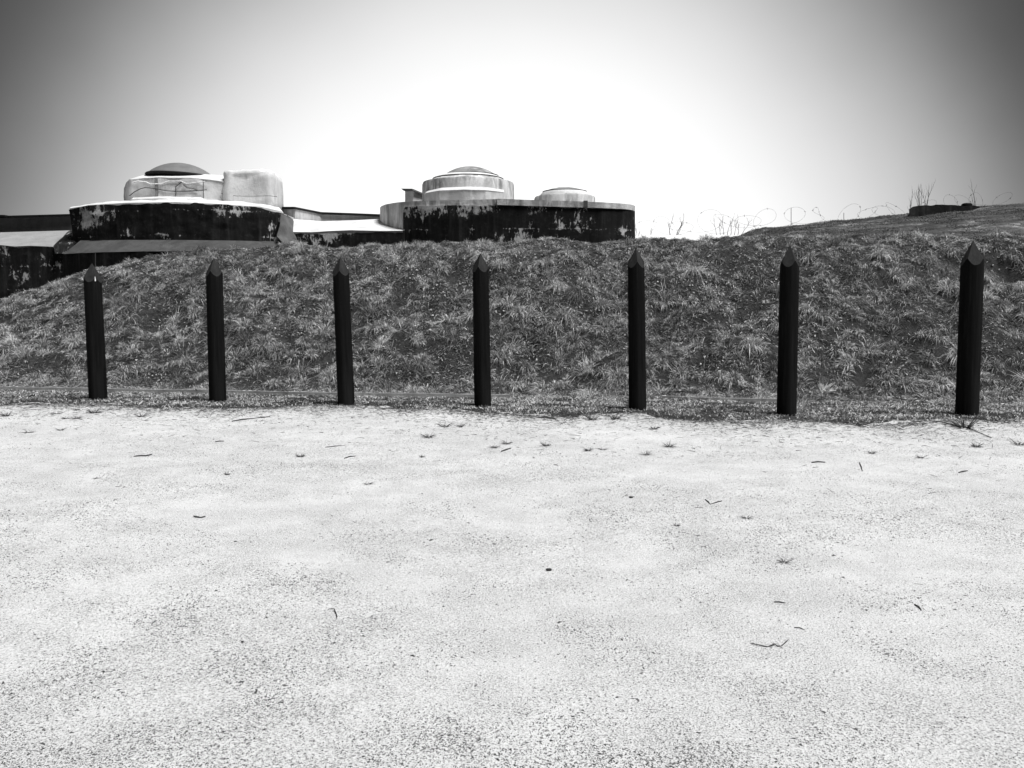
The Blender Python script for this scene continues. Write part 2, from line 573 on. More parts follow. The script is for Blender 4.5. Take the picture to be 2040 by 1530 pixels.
HOLES = [(bank_point(1990, 512), 0.42, 0.45), (bank_point(1895, 520), 0.25, 0.2), (bank_point(1720, 740), 0.25, 0.15)]
def hole_w(x, y):
    w = np.zeros_like(np.asarray(x, float))
    for c, rad, dep in HOLES:
        w = np.maximum(w, np.exp(-(((x - c.x) / rad) ** 2 + ((y - c.y) / rad) ** 2)))
    return w
def H(x, y):
    z = H0(x, y)
    for c, rad, dep in HOLES:
        z = z - dep * np.exp(-(((x - c.x) / rad) ** 2 + ((y - c.y) / rad) ** 2))
    return z
far = grid('ground', np.linspace(-900, 900, 7), np.linspace(-900, 900, 7), lambda X, Y: X * 0 - 0.6, M_LAND)
struct(far, 'flat land reaching to the horizon around the yard')
gr = grid('gravel_yard', np.linspace(-26, 26, 105), np.linspace(-14, 17, 63),
          lambda X, Y: (fbm(X * 0.5, Y * 0.5, 2) - 0.5) * 0.02 * np.clip((14 - Y) / 8, 0, 1) - 0.5 * np.clip(Y - edge_line(X) - 0.6, 0, 2), M_GRAVEL)
struct(gr, 'pale compacted gravel yard in front of the posts')
bank = grid('grass_bank', np.linspace(-27, 27, 361), np.concatenate([np.linspace(11.0, 24, 200), np.linspace(24.3, 60, 50)]), H, M_SOIL)
struct(bank, 'earth bank under the rough grass behind the posts')

# worn earth bank at the upper right
eb_px = [(1380, 478), (1480, 461), (1560, 454), (1640, 446), (1720, 438), (1800, 431), (1870, 423), (1950, 414), (2040, 410), (2200, 405), (2500, 400)]
ebx = [P(a, b, 28.0).x for a, b in eb_px]; ebz = [P(a, b, 28.0).z for a, b in eb_px]
def HE(x, y):
    top = np.interp(x, ebx, ebz)
    base = np.minimum(crest_z(x) - 0.25, top)
    t = np.clip((y - 21.0) / 7.0, 0, 1)
    t = t * (1.5 - 0.5 * t * t) if True else t
    z = base + (top - base) * np.clip(t, 0, 1)
    z = z + (fbm(x * 1.1 + y * 0.5, y * 1.6, 31) - 0.5) * 0.18
    edge = np.clip((x - ebx[0]) / 2.0, 0, 1)
    return z - (1 - edge) * 0.8 - np.clip(y - 29, 0, 50) * 0.12
eb = grid('earth_bank', np.linspace(4.5, 26, 140), np.linspace(20.6, 40, 110), HE, M_EARTH)
struct(eb, 'worn earth rise with streaks of thin turf at the upper right')

# ------------------------------------------------------------------ left bunker
lb = empty('gun_bunker', P(350, 520, 30.0))
tag(lb, 'squat black tarred bunker with a smooth grey dome and pale plaster block, at the left', 'bunker')
LD = [30.4, 29.9, 29.4, 29.1, 29.2, 29.6, 30.3]
LX = [138, 180, 250, 350, 450, 520, 562]
LT = [416, 410, 406, 404.5, 409, 414, 424]
patch('tarred_wall', [[(x, t, d) for x, t, d in zip(LX, LT, LD)], [(x + (0 if i else 8), 481, d) for i, (x, d) in enumerate(zip(LX, LD))]],
      M_TAR2, lb, n=110, rows=22, thick=4.2, rough=0.05, seed=3, edge_rough=0.07)
patch('rim_ledge', [[(141, 411.5, 31.0), (180, 405, 30.9), (250, 399.5, 30.8), (350, 396.5, 30.6), (450, 400, 30.7), (520, 406, 30.8), (556, 414, 31.2)],
                    [(139, 415, 30.45), (180, 408.5, 29.95), (250, 404, 29.45), (350, 402.5, 29.15), (450, 407, 29.25), (520, 412, 29.65), (561, 421, 30.32)],
                    [(139, 419, 30.45), (180, 413, 29.95), (250, 408, 29.45), (350, 406.5, 29.15), (450, 411, 29.25), (520, 416.5, 29.65), (561, 425.5, 30.32)]],
      M_ROOF, lb, n=90, rows=4, thick=0.35, rough=0.02, seed=8, back=(0, 1, -0.2), edge_rough=0.05)
patch('turret_wall', [[(247, 376, 31.7), (251, 364, 31.4), (258, 357, 31.2), (310, 354, 31.05), (380, 355, 31.0), (420, 359, 31.1), (462, 366, 31.4)],
                      [(246, 407, 31.7), (250, 407, 31.4), (257, 407, 31.2), (310, 407, 31.05), (380, 407, 31.0), (420, 408, 31.1), (462, 411, 31.4)]],
      M_PLASTER, lb, n=80, rows=12, thick=2.6, rough=0.05, seed=12, edge_rough=0.03)
patch('base_step', [[(266, 393, 31.2), (320, 391, 31.0), (400, 393, 31.0)], [(262, 396.5, 30.85), (320, 395, 30.7), (408, 397.5, 30.75)], [(262, 405, 30.85), (320, 405, 30.7), (408, 407, 30.75)]],
      M_PLASTER, lb, n=50, rows=3, thick=0.4, rough=0.01, seed=14)
patch('turret_top', [[(290, 347.5, 32.2), (340, 344.5, 32.1), (400, 346, 32.1), (440, 349, 32.2), (470, 345, 32.4), (500, 342, 32.4)],
                     [(256, 357.5, 31.22), (310, 353.2, 31.02), (380, 354.2, 30.98), (420, 358, 31.08), (450, 362, 31.25), (468, 366, 31.42)]],
      M_ROOF, lb, n=60, rows=6, thick=1.2, rough=0.015, seed=15, back=(0, 0.9, -0.3))
# plaster block: a lumpy rounded block
def lumpy_block(name, c, hx, hy, hz, m, parent, n=4.0, seed=0, rough=0.05, nu=48, nv=28):
    V, F = [], []
    for j in range(nv + 1):
        ph = -math.pi / 2 + math.pi * j / nv
        for i in range(nu):
            th = 2 * math.pi * i / nu
            f = lambda w: math.copysign(abs(w) ** (2.0 / n), w)
            x, y, z = f(math.cos(ph)) * f(math.cos(th)), f(math.cos(ph)) * f(math.sin(th)), f(math.sin(ph))
            d = 1 + (float(fbm(np.array([x * 2.2 + seed + y]), np.array([z * 2.2 + y * 1.3 + 5]), seed)[0]) - 0.5) * rough * 2
            V.append((c[0] + hx * x * d, c[1] + hy * y * d, c[2] + hz * z * d))
    for j in range(nv):
        for i in range(nu):
            i2 = (i + 1) % nu
            F.append((j * nu + i, j * nu + i2, (j + 1) * nu + i2, (j + 1) * nu + i))
    return mesh_obj(name, V, F, m, parent, 80)
lumpy_block('plaster_block', P(506, 383, 32.0), 0.93, 0.9, 0.75, M_PLASTER, lb, 7.0, 4, 0.11, 72, 40)
dc = P(361, 330, 32.6)
lathe('dome', cap(1.22, 6.62, 0.47), (dc.x, dc.y), M_DOME, lb, 72, tilt=(-0.035, 0))
lathe('dome_shade_ring', [(1.1, 6.50), (1.27, 6.52), (1.30, 6.58), (1.26, 6.615), (1.1, 6.62)], (dc.x, dc.y), M_BLACK, lb, 72, tilt=(-0.05, 0))  # black ring standing in for the shadow slit below the dome
def face_path(pts, D, lift=0.0):
    return [P(a, b, D - lift) for a, b in pts]
tubes('cable', [(face_path([(258, 390), (268, 382), (280, 376), (290, 373.5), (310, 376), (330, 380), (350, 381.5), (375, 381), (395, 380)], 31.0), 0.016)], M_CABLE, lb)
tubes('cable', [(face_path([(350, 390), (350, 372), (362, 362)], 30.98), 0.018)], M_CABLE, lb)
tubes('cable', [(face_path([(365, 368), (372, 374), (385, 376), (395, 380), (412, 378)], 30.98), 0.015)], M_CABLE, lb)
tubes('cable', [(face_path([(405, 360), (405, 398)], 31.0), 0.014)], M_CABLE, lb)
tubes('cable', [(face_path([(440, 385), (460, 388)], 31.2) + face_path([(470, 390.5), (500, 391), (537, 390), (552, 392)], 31.0), 0.009)], M_CABLE, lb)
tubes('white_cable', [(face_path([(263, 364), (275, 361), (292, 363), (300, 367), (322, 366), (335, 361), (360, 361), (372, 366), (390, 364), (408, 362)], 31.0), 0.022)], M_CABLEW, lb)
patch('drain_strip', [[(308, 355, 31.0), (314, 355, 31.0)], [(309, 393, 31.0), (315, 393, 31.0)]], m_plain('grey drain', 0.22), lb, n=4, rows=4, thick=0.06)
patch('skirt', [[(160, 479, 30.1), (250, 478, 29.35), (350, 478, 29.05), (450, 479, 29.1), (552, 481, 29.9)],
                [(126, 506, 29.3), (200, 502.5, 28.6), (270, 501, 28.3), (350, 500.5, 28.2), (450, 500, 28.3), (568, 500, 29.2)]],
      M_SKIRT, lb, n=80, rows=8, thick=0.9, rough=0.05, seed=18, back=(0, 1, -0.2))
patch('plinth', [[(125, 506, 29.32), (200, 502.8, 28.62), (270, 501.3, 28.32), (350, 501, 28.22), (450, 500.5, 28.32), (568, 500.5, 29.22)],
                 [(125, 640, 29.32), (200, 640, 28.62), (270, 640, 28.32), (350, 640, 28.22), (450, 640, 28.32), (568, 640, 29.22)]],
      M_TARD, lb, n=70, rows=8, thick=1.5, rough=0.02, seed=19, edge_rough=0.02)
patch('plinth_joint', [[(189, 504, 28.68), (190.6, 504, 28.68)], [(189, 530, 28.68), (190.6, 530, 28.68)]], m_plain('pale mortar joint', 0.08), lb, n=3, rows=3, thick=0.1)
patch('buttress', [[(560, 425, 30.1), (564, 426, 30.5)], [(557, 450, 29.8), (578, 452, 30.4)], [(551, 470, 29.6), (590, 474, 30.3)], [(566, 486, 29.4), (588, 490, 30.2)], [(566, 520, 29.4), (588, 520, 30.2)]],
      m_concrete('grey buttress concrete', 0.08, 0.14, 0.4, 33.0), lb, n=12, rows=5, thick=1.2, rough=0.03, seed=22)

# ------------------------------------------------------------------ wing at far left
wg = empty('bunker_wing', P(30, 520, 31.0))
tag(wg, 'low grey wing with black roof edge and sloping apron at the far left edge', 'bunker')
patch('upper_wall', [[(-160, 437, 34.2), (0, 432, 33.6), (146, 428, 33.0)], [(-160, 472, 34.2), (0, 468, 33.6), (146, 466, 33.0)]], M_WALLG, wg, n=40, rows=6, thick=3.5, rough=0.01, seed=40)
patch('roof_edge', [[(-160, 433.5, 34.0), (0, 430, 33.4), (146, 426, 32.85)], [(-160, 437.5, 34.0), (0, 433.5, 33.4), (146, 428.7, 32.85)]], M_BLACK, wg, n=20, rows=2, thick=4.0)
patch('roof_end', [[(-80, 427, 33.3), (9, 428, 33.3)], [(-80, 432, 33.3), (10, 431, 33.3)]], M_BLACK, wg, n=8, rows=2, thick=2.0)
patch('apron', [[(-160, 466, 32.9), (0, 463, 32.6), (138, 459, 32.4)], [(-160, 484, 30.2), (0, 488, 30.1), (30, 491, 30.1), (60, 489.5, 30.1), (106, 491.5, 30.1)]],
      m_concrete('vignette-dimmed apron', 0.24, 0.32, 0.1, 44.0), wg, n=60, rows=10, thick=0.5, rough=0.01, seed=42, back=(0, 0.4, -1))  # apron tone lowered to put the edge vignette into its colour
patch('lower_wall', [[(-160, 485.5, 30.15), (0, 489.5, 30.1), (30, 492, 30.1), (60, 491, 30.1), (106, 492.5, 30.1), (127, 500, 30.0)],
                     [(-160, 700, 30.15), (0, 700, 30.1), (30, 700, 30.1), (60, 700, 30.1), (106, 700, 30.1), (127, 700, 30.0)]],
      M_TAR3, wg, n=90, rows=24, thick=1.5, rough=0.04, seed=45, edge_rough=0.03)
patch('corner_block', [[(139, 458, 32.2), (152, 462, 31.2)], [(106, 490, 30.0), (150, 482, 30.3)], [(110, 505, 29.95), (140, 505, 29.9)]],
      M_TAR3, wg, n=16, rows=8, thick=0.8, rough=0.06, seed=46)

# ------------------------------------------------------------------ gallery between the bunkers
ga = empty('bunker_gallery', P(680, 500, 31.0))
tag(ga, 'low link between the bunkers, bright white sloping roof below a parapet with black coping', 'bunker')
gx = [548, 587, 640, 700, 775]
gd = [32.8, 32.0, 33.9, 34.1, 34.4]
gt = [413.5, 413.5, 424, 426, 429]
patch('parapet', [[(x, t, d) for x, t, d in zip(gx, gt, gd)], [(x, b, d) for x, b, d in zip(gx, [445, 444, 448, 446, 444], gd)]],
      M_CONC, ga, n=70, rows=5, thick=0.4, smooth=20)
patch('coping', [[(x, t - 1.6, d - 0.08) for x, t, d in zip(gx, gt, gd)], [(x, t + 2.6, d - 0.08) for x, t, d in zip(gx, gt, gd)]],
      M_BLACK, ga, n=70, rows=2, thick=0.6)
V, F = box_data(P(561, 410, 32.6), 0.08, 0.12, 0.1)
mesh_obj('vent_stub', V, F, M_BLACK, ga)
patch('white_roof', [[(562, 437, 32.0), (587, 436.5, 31.9), (640, 440.5, 33.5), (700, 439, 33.6), (770, 435.5, 33.6)],
                     [(584, 462, 30.4), (620, 462.5, 30.3), (660, 460, 30.3), (700, 458.5, 30.3), (760, 460, 30.3), (803, 459.5, 30.3)]],
      M_ROOF, ga, n=60, rows=10, thick=0.4, rough=0.02, seed=52, back=(0, 0.4, -1))
patch('tarred_front', [[(584, 463.5, 30.45), (620, 463.5, 30.32), (660, 461, 30.32), (700, 459.5, 30.32), (760, 461, 30.32), (806, 460.5, 30.32)],
                       [(584, 540, 30.45), (620, 540, 30.32), (660, 540, 30.32), (700, 540, 30.32), (760, 540, 30.32), (806, 540, 30.32)]],
      M_TAR3, ga, n=70, rows=12, thick=1.2, rough=0.03, seed=53, edge_rough=0.02)

# ------------------------------------------------------------------ middle bunker
mb = empty('gun_bunker', P(1010, 500, 31.0))
tag(mb, 'long black tarred bunker carrying two stepped concrete turrets with domes, at the centre', 'bunker')
mx = [757, 760, 768, 782, 803, 850, 900, 990, 1100, 1200, 1245, 1260, 1265]
md = [33.2, 32.4, 31.8, 31.2, 30.5, 30.2, 30.0, 29.8, 29.8, 29.9, 30.2, 30.6, 31.4]
mt = [413, 410, 407, 404.5, 402, 400, 398.5, 396.5, 400, 403.5, 406.5, 408.5, 411]
patch('concrete_wall', [[(x, t, d) for x, t, d in zip(mx, mt, md)], [(x, 545, d) for x, d in zip(mx, md)]],
      M_CONC2, mb, n=120, rows=20, thick=5.0, rough=0.012, seed=60, edge_rough=0.015)
tx, td = mx[4:], md[4:]
tt = [412, 409.5, 409, 408.5, 412, 415, 417, 419, 421.5]
patch('tar_coat', [[(x, t, d - 0.05) for x, t, d in zip(tx, tt, td)], [(x + (1 if i == len(tx) - 1 else 0), 545, d - 0.05) for i, (x, d) in enumerate(zip(tx, td))]],
      M_TAR, mb, n=120, rows=26, thick=0.045, rough=0.012, seed=60, edge_rough=0.05)
rx = mx[7:]
patch('rim_band', [[(x, t - 0.6, d - 0.10) for x, t, d in zip(rx, mt[7:], md[7:])], [(x, t - 0.5, d - 0.10) for x, t, d in zip(rx, tt[3:], md[7:])]],
      M_CONC2, mb, n=70, rows=4, thick=0.6, rough=0.01, seed=63)
tc1 = P(933, 380, 33.3)
lathe('turret_drum', [(1.81, 4.9), (1.81, 5.6), (1.80, 6.34), (1.77, 6.43), (1.5, 6.50), (1.30, 6.60), (0.9, 6.66)], (tc1.x, tc1.y), M_CONC2, mb, 80, 0.02, 3)
patch('turret_step', [[(851, 381, 32.2), (880, 375, 31.55), (930, 372.5, 31.42), (970, 373.5, 31.5), (1003, 379, 31.9)],
                      [(846, 385.5, 32.0), (875, 380.5, 31.3), (925, 378.5, 31.1), (968, 379.5, 31.15), (1005, 384, 31.7)],
                      [(846, 402, 32.0), (875, 402, 31.3), (925, 402, 31.1), (968, 402, 31.15), (1005, 402, 31.7)]],
      M_CONC, mb, n=80, rows=6, thick=1.0, rough=0.012, seed=66, smooth=25)
patch('turret_bevel', [[(853, 380, 32.15), (880, 374, 31.52), (930, 371.8, 31.40), (970, 372.8, 31.47), (1003, 378.2, 31.87)],
                       [(847.5, 384.4, 31.97), (875, 379.4, 31.27), (925, 377.4, 31.07), (968, 378.4, 31.12), (1004, 382.9, 31.67)]],
      M_ROOF, mb, n=60, rows=3, thick=0.05, back=(0, 1, -0.3))
lathe('collar', [(1.0, 6.60), (1.40, 6.60), (1.30, 6.65), (1.15, 6.70), (1.0, 6.705)], (tc1.x, tc1.y), M_ROOF, mb, 64, 0.01, 5)
lathe('dome_gap', [(0.9, 6.68), (1.10, 6.69), (1.10, 6.725), (0.9, 6.73)], (tc1.x + 0.1, tc1.y), M_BLACK, mb, 64)
lathe('dome', cap(1.06, 6.715, 0.36), (tc1.x + 0.08, tc1.y), M_DOME2, mb, 64)
tc2 = P(1125, 400, 32.6)
lathe('small_turret', [(1.17, 4.9), (1.17, 5.75), (1.14, 5.81), (0.95, 5.85), (0.4, 5.88)], (tc2.x, tc2.y), M_CONC2, mb, 64, 0.015, 7)
lathe('small_collar', [(0.6, 5.84), (0.97, 5.84), (0.95, 5.90), (0.86, 5.99), (0.6, 6.0)], (tc2.x, tc2.y), M_ROOF, mb, 56, 0.01, 9)
lathe('small_dome_gap', [(0.5, 5.98), (0.86, 5.985), (0.86, 6.02), (0.5, 6.03)], (tc2.x, tc2.y), M_BLACK, mb, 56)
lathe('small_dome', cap(0.83, 6.01, 0.17), (tc2.x, tc2.y), M_DOME2, mb, 56)
patch('niche_shade', [[(1163, 399.5, 29.75), (1171, 399.5, 29.75)], [(1163, 412, 29.75), (1171, 412, 29.75)]], m_plain('grey hatch', 0.10), mb, n=4, rows=3, thick=0.15)  # dark plate on the wall, painting the shade of a small recess

# ------------------------------------------------------------------ small hut behind
hut = empty('roof_hut', P(825, 404, 36.5))
tag(hut, 'small pale hut with a dark overhanging slanted roof, left of the large domed turret', 'hut')
patch('wall', [[(807, 380, 36.2), (824, 380, 35.9), (850, 391, 37.8)], [(807, 415, 36.2), (824, 415, 35.9), (850, 415, 37.8)]], M_PLASTER, hut, n=24, rows=5, thick=1.6, smooth=20)
patch('roof', [[(799, 375.6, 35.6), (822, 375.8, 35.3), (850, 387.6, 37.5)], [(803, 379.2, 35.6), (823, 379.4, 35.3), (850, 391, 37.5)]], m_plain('grey roof slab', 0.10, 0.8), hut, n=24, rows=2, thick=2.2, back=(0, 1, 0.08), smooth=20)

# ------------------------------------------------------------------ block on the hill
hb = empty('hilltop_block', P(1870, 428, 28.6))
tag(hb, 'low black concrete block half sunk in the earth rise at the upper right', 'bunker')
patch('wall', [[(1811, 416, 26.1), (1820, 411, 26.2), (1828, 409, 26.3), (1870, 407.5, 26.5), (1930, 409, 26.7), (1952, 412, 26.9)],
               [(1811, 440, 26.1), (1820, 440, 26.2), (1828, 440, 26.3), (1870, 438, 26.5), (1930, 430, 26.7), (1952, 425, 26.9)]],
      M_TARD, hb, n=50, rows=6, thick=1.8, rough=0.02, seed=70, edge_rough=0.03, back=(0.52, 1, 0))
lumpy_block('roof_mound', P(1926, 408.5, 27.0), 0.16, 0.16, 0.07, M_TARD, hb, 2.2, 3, 0.1, 16, 8)

# ------------------------------------------------------------------ posts
def make_post(base, tip, R, turn, label, k):
    axis = tip - base
    L = axis.length
    t = empty('wooden_post', base)
    tag(t, label, 'post', 'black pointed posts along the bank')
    t.rotation_mode = 'QUATERNION'
    t.rotation_quaternion = Vector((0, 0, 1)).rotation_difference(axis.normalized())
    s, n = 2.4, 48
    tn = math.radians(turn) - math.pi / 2
    def facet(th):
        return max(math.cos(th - tn - j * math.pi / 2) for j in range(4))
    def rad(th, z):
        q = float(fbm(np.array([math.cos(th) * 1.3 + 7 + k * 3]), np.array([math.sin(th) * 1.3 + z * 0.5 + 4]), 50 + k, 3)[0]) - 0.5
        return R * (1.035 - 0.05 * z / L) * (1 + q * 0.07)
    V, F = [], []
    levels = 16
    for j in range(levels + 1):
        for i in range(n):
            th = 2 * math.pi * i / n
            r = rad(th, L)
            top = L - s * r * facet(th)
            z = -0.3 + (top + 0.3) * j / levels
            r = rad(th, z) if j < levels else r
            V.append((r * math.cos(th), r * math.sin(th), z))
    for j in range(levels):
        for i in range(n):
            i2 = (i + 1) % n
            F.append((j * n + i, j * n + i2, (j + 1) * n + i2, (j + 1) * n + i))
    F.append(tuple(range(n))[::-1])
    me = bpy.data.meshes.new('shaft'); me.from_pydata(V, [], F); me.update()
    me.polygons.foreach_set('use_smooth', [True] * len(me.polygons)); me.set_sharp_from_angle(angle=math.radians(50))
    me.materials.append(M_POST)
    o = bpy.data.objects.new('shaft', me); COL.objects.link(o); o.parent = t
    V, F = [], []
    rings = 7
    for j in range(rings + 1):
        for i in range(n):
            th = 2 * math.pi * i / n
            r = rad(th, L) * (1 - j / rings) if j < rings else 0.004
            V.append((r * math.cos(th), r * math.sin(th), L - s * r * facet(th) + 0.002))
    for j in range(rings):
        for i in range(n):
            i2 = (i + 1) % n
            F.append((j * n + i, j * n + i2, (j + 1) * n + i2, (j + 1) * n + i))
    F.append(tuple(rings * n + i for i in range(n)))
    me = bpy.data.meshes.new('tip'); me.from_pydata(V, [], F); me.update()
    me.polygons.foreach_set('use_smooth', [True] * len(me.polygons)); me.set_sharp_from_angle(angle=math.radians(18))
    me.materials.append(M_TIP)
    o = bpy.data.objects.new('tip', me); COL.objects.link(o); o.parent = t
    return t, L, R
for k, (bx, by, tx_, ty_, w, turn, label) in enumerate(POSTS):
    base = G(bx, by, 0.0)
    tip = P(tx_, ty_, base.y + 0.02)
    R = 0.5 * w / FPX * base.y * 1.0
    t, L, R = make_post(base, tip, R, turn, label, k)
    if k == 0:
        me = bpy.data.meshes.new('white_scar')
        a = math.radians(-48)
        pts = []
        for (da, dz) in ((-0.05, -0.02), (0.05, -0.025), (0.07, 0.0), (0.03, 0.05), (-0.03, 0.055), (-0.04, 0.02)):
            for rr in (R * 0.96, R * 1.045):
                pts.append((rr * math.cos(a + da), rr * math.sin(a + da), L - 0.29 + dz))
        fs = [tuple(range(0, 12, 2))[::-1], tuple(range(1, 12, 2))]
        for i in range(6):
            j = (i + 1) % 6
            fs.append((2 * i, 2 * j, 2 * j + 1, 2 * i + 1))
        me.from_pydata(pts, [], fs); me.update(); me.materials.append(M_CABLEW)
        o = bpy.data.objects.new('white_scar', me); COL.objects.link(o); o.parent = t

# ------------------------------------------------------------------ edging boards behind the posts
def edging(pts, label):
    P3 = [G(a, b, 0.03) for a, b in pts]
    V, F = [], []
    w, h = 0.028, 0.16
    for p in P3:
        j = 0.006 * math.sin(p.x * 3.1)
        for dy, dz in ((-w / 2, -h), (w / 2, -h), (w / 2, 0), (-w / 2, 0)):
            V.append((p.x, p.y + dy, p.z + dz + j + 0.045))
    m_ = len(P3)
    for i in range(m_ - 1):
        for k in range(4):
            k2 = (k + 1) % 4
            F.append((i * 4 + k, i * 4 + k2, (i + 1) * 4 + k2, (i + 1) * 4 + k))
    F.append((3, 2, 1, 0)); F.append(tuple((m_ - 1) * 4 + k for k in range(4)))
    o = mesh_obj('edging_board', V, F, M_BOARD)
    tag(o, label, 'edging', 'edging boards along the foot of the bank')
edging([(-120, 772), (-40, 774), (60, 776), (195, 778.5), (300, 780), (420, 782)], 'pale edging board at the foot of the bank, running out of frame at the left')
edging([(422, 782), (480, 783), (560, 784.5), (690, 787)], 'pale edging board between the second and third posts from the left')
edging([(692, 787), (760, 787.5), (850, 789), (960, 790.5), (1015, 791)], 'thin pale edging board between the third and fourth posts from the left')
edging([(1318, 794), (1380, 796), (1450, 797.5), (1500, 799), (1560, 800)], 'short edging board between the fifth and sixth posts from the left')

# ------------------------------------------------------------------ grass on the bank
def blades(root, d, L, W, droop, shade, curve=0.55, ground=None):
    """root, d: (N,3); five vertices per blade: two quads' worth tapering to a tip"""
    N = len(root)
    up = np.array([0, 0, 1.0])
    side = np.cross(d, up)
    ln = np.linalg.norm(side, axis=1, keepdims=True)
    rnd = rng.normal(size=(N, 3))
    side = np.where(ln < 0.15, np.cross(d, rnd), side + 0.5 * np.cross(d, rnd))
    side /= np.linalg.norm(side, axis=1, keepdims=True) + 1e-9
    L = L[:, None]; W = W[:, None]; g = droop[:, None]
    mid = root + d * L * curve
    mid[:, 2] -= (g * L)[:, 0] * 0.18
    tip = root + d * L * 0.95
    tip[:, 2] -= (g * L)[:, 0]
    if ground is not None:
        mid[:, 2] = np.maximum(mid[:, 2], ground(mid[:, 0], mid[:, 1]) + 0.02)
        tip[:, 2] = np.maximum(tip[:, 2], ground(tip[:, 0], tip[:, 1]) + rng.uniform(0.004, 0.03, N))
    V = np.empty((N, 5, 3))
    V[:, 0] = root - side * W * 0.5; V[:, 1] = root + side * W * 0.5
    V[:, 2] = mid - side * W * 0.42; V[:, 3] = mid + side * W * 0.42
    V[:, 4] = tip
    b = np.arange(N)[:, None] * 5
    loops = np.concatenate([b + np.array([[0, 1, 3, 2]]), b + np.array([[2, 3, 4]])], 1)      # 7 per blade
    starts = np.stack([np.arange(N) * 7, np.arange(N) * 7 + 4], 1).ravel()
    totals = np.tile([4, 3], N)
    return V.reshape(-1, 3), loops.ravel(), starts, totals, np.repeat(shade, 5)
def arcs(root, d, L, W, droop, shade, ground):
    """arching blades, seven vertices each, that hang over towards their tips"""
    N = len(root)
    side = np.cross(d, np.array([0, 0, 1.0]) + rng.normal(size=(N, 3)) * 0.35)
    side /= np.linalg.norm(side, axis=1, keepdims=True) + 1e-9
    V = np.empty((N, 7, 3))
    for k, (f, w) in enumerate(((0.0, 0.8), (0.42, 1.0), (0.76, 0.7), (1.0, 0.0))):
        p = root + d * (L * f * (1 - 0.12 * f))[:, None]
        p[:, 2] -= droop * L * f ** 2.2
        if k:
            p[:, 2] = np.maximum(p[:, 2], ground(p[:, 0], p[:, 1]) + 0.012 + 0.02 * rng.uniform(size=N))
        if k < 3:
            V[:, 2 * k] = p - side * (W * w * 0.5)[:, None]; V[:, 2 * k + 1] = p + side * (W * w * 0.5)[:, None]
        else:
            V[:, 6] = p
    b = np.arange(N)[:, None] * 7
    loops = np.concatenate([b + np.array([[0, 1, 3, 2]]), b + np.array([[2, 3, 5, 4]]), b + np.array([[4, 5, 6]])], 1)
    starts = np.stack([np.arange(N) * 11, np.arange(N) * 11 + 4, np.arange(N) * 11 + 8], 1).ravel()
    return V.reshape(-1, 3), loops.ravel(), starts, np.tile([4, 4, 3], N), (shade[:, None] * np.ones((1, 7))).ravel()
def join(parts):
    V, Lp, S, T, A = [], [], [], [], []
    vo = lo = 0
    for v, l, s, t, a in parts:
        V.append(v); Lp.append(l + vo); S.append(s + lo); T.append(t); A.append(a)
        vo += len(v); lo += len(l)
    return np.concatenate(V), np.concatenate(Lp), np.concatenate(S), np.concatenate(T), np.concatenate(A)
def in_view(x, y, m=1.2):
    return np.abs(x) < 0.635 * y + m
def normal_at(x, y, f=H):
    e = 0.15
    nx = -(f(x + e, y) - f(x - e, y)) / (2 * e); ny = -(f(x, y + e) - f(x, y - e)) / (2 * e)
    n = np.stack([nx, ny, np.ones_like(nx)], 1)
    return n / np.linalg.norm(n, axis=1, keepdims=True)
def unit(v):
    return v / (np.linalg.norm(v, axis=1, keepdims=True) + 1e-9)

parts = []
# short matted turf
N = 500000
x = rng.uniform(-15.5, 16.5, N); u = rng.uniform(0, 1, N)
y0, y1 = edge_line(x) - 0.05, crest_y(x) + 2.6
y = y0 + (y1 - y0) * u
t = (y - (post_line(x) + FOOT_OFF)) / RUN
dens = fbm(x * 1.6, y * 1.6, 61)
keep = in_view(x, y) & (rng.uniform(0, 1, N) < np.clip((dens - 0.25) * 3.0, 0.42, 1.0) * np.where(t < 0, 1.6, 1.0))
fade = np.clip((y - y0) / 0.45, 0, 1)
keep &= rng.uniform(0, 1, N) < (0.12 + 0.88 * fade * (fbm(x * 4, y * 4, 63) > 0.40))
keep &= rng.uniform(0, 1, N) > 1.5 * hole_w(x, y)
x, y, t = x[keep], y[keep], t[keep]
n = len(x)
nr = normal_at(x, y)
d = unit(nr * rng.uniform(0.05, 0.75, n)[:, None] + rng.normal(size=(n, 3)) * np.array([0.75, 0.55, 0.15]) + np.stack([0 * x, -0.45 * (t > 0), -0.25 * (t > 0)], 1))
root = np.stack([x, y, H(x, y) - 0.01], 1)
flat = np.clip(t * 4 + 0.9, 0.55, 1)
L = rng.uniform(0.04, 0.15, n) * flat * (0.7 + 0.8 * fbm(x * 2.1, y * 2.1, 73))
shade = (0.035 + 0.95 * rng.beta(0.75, 2.6, n)) * (0.42 + 1.2 * fbm(x * 1.3, y * 1.3, 71)) * np.where(t < 0, 1.8, 1.0) * (0.85 + 0.3 * (rng.uniform(size=n) < 0.15))
parts.append(blades(root, d, L, rng.uniform(0.004, 0.011, n), rng.uniform(0.05, 0.5, n), np.minimum(shade, 0.8), 0.55, H))
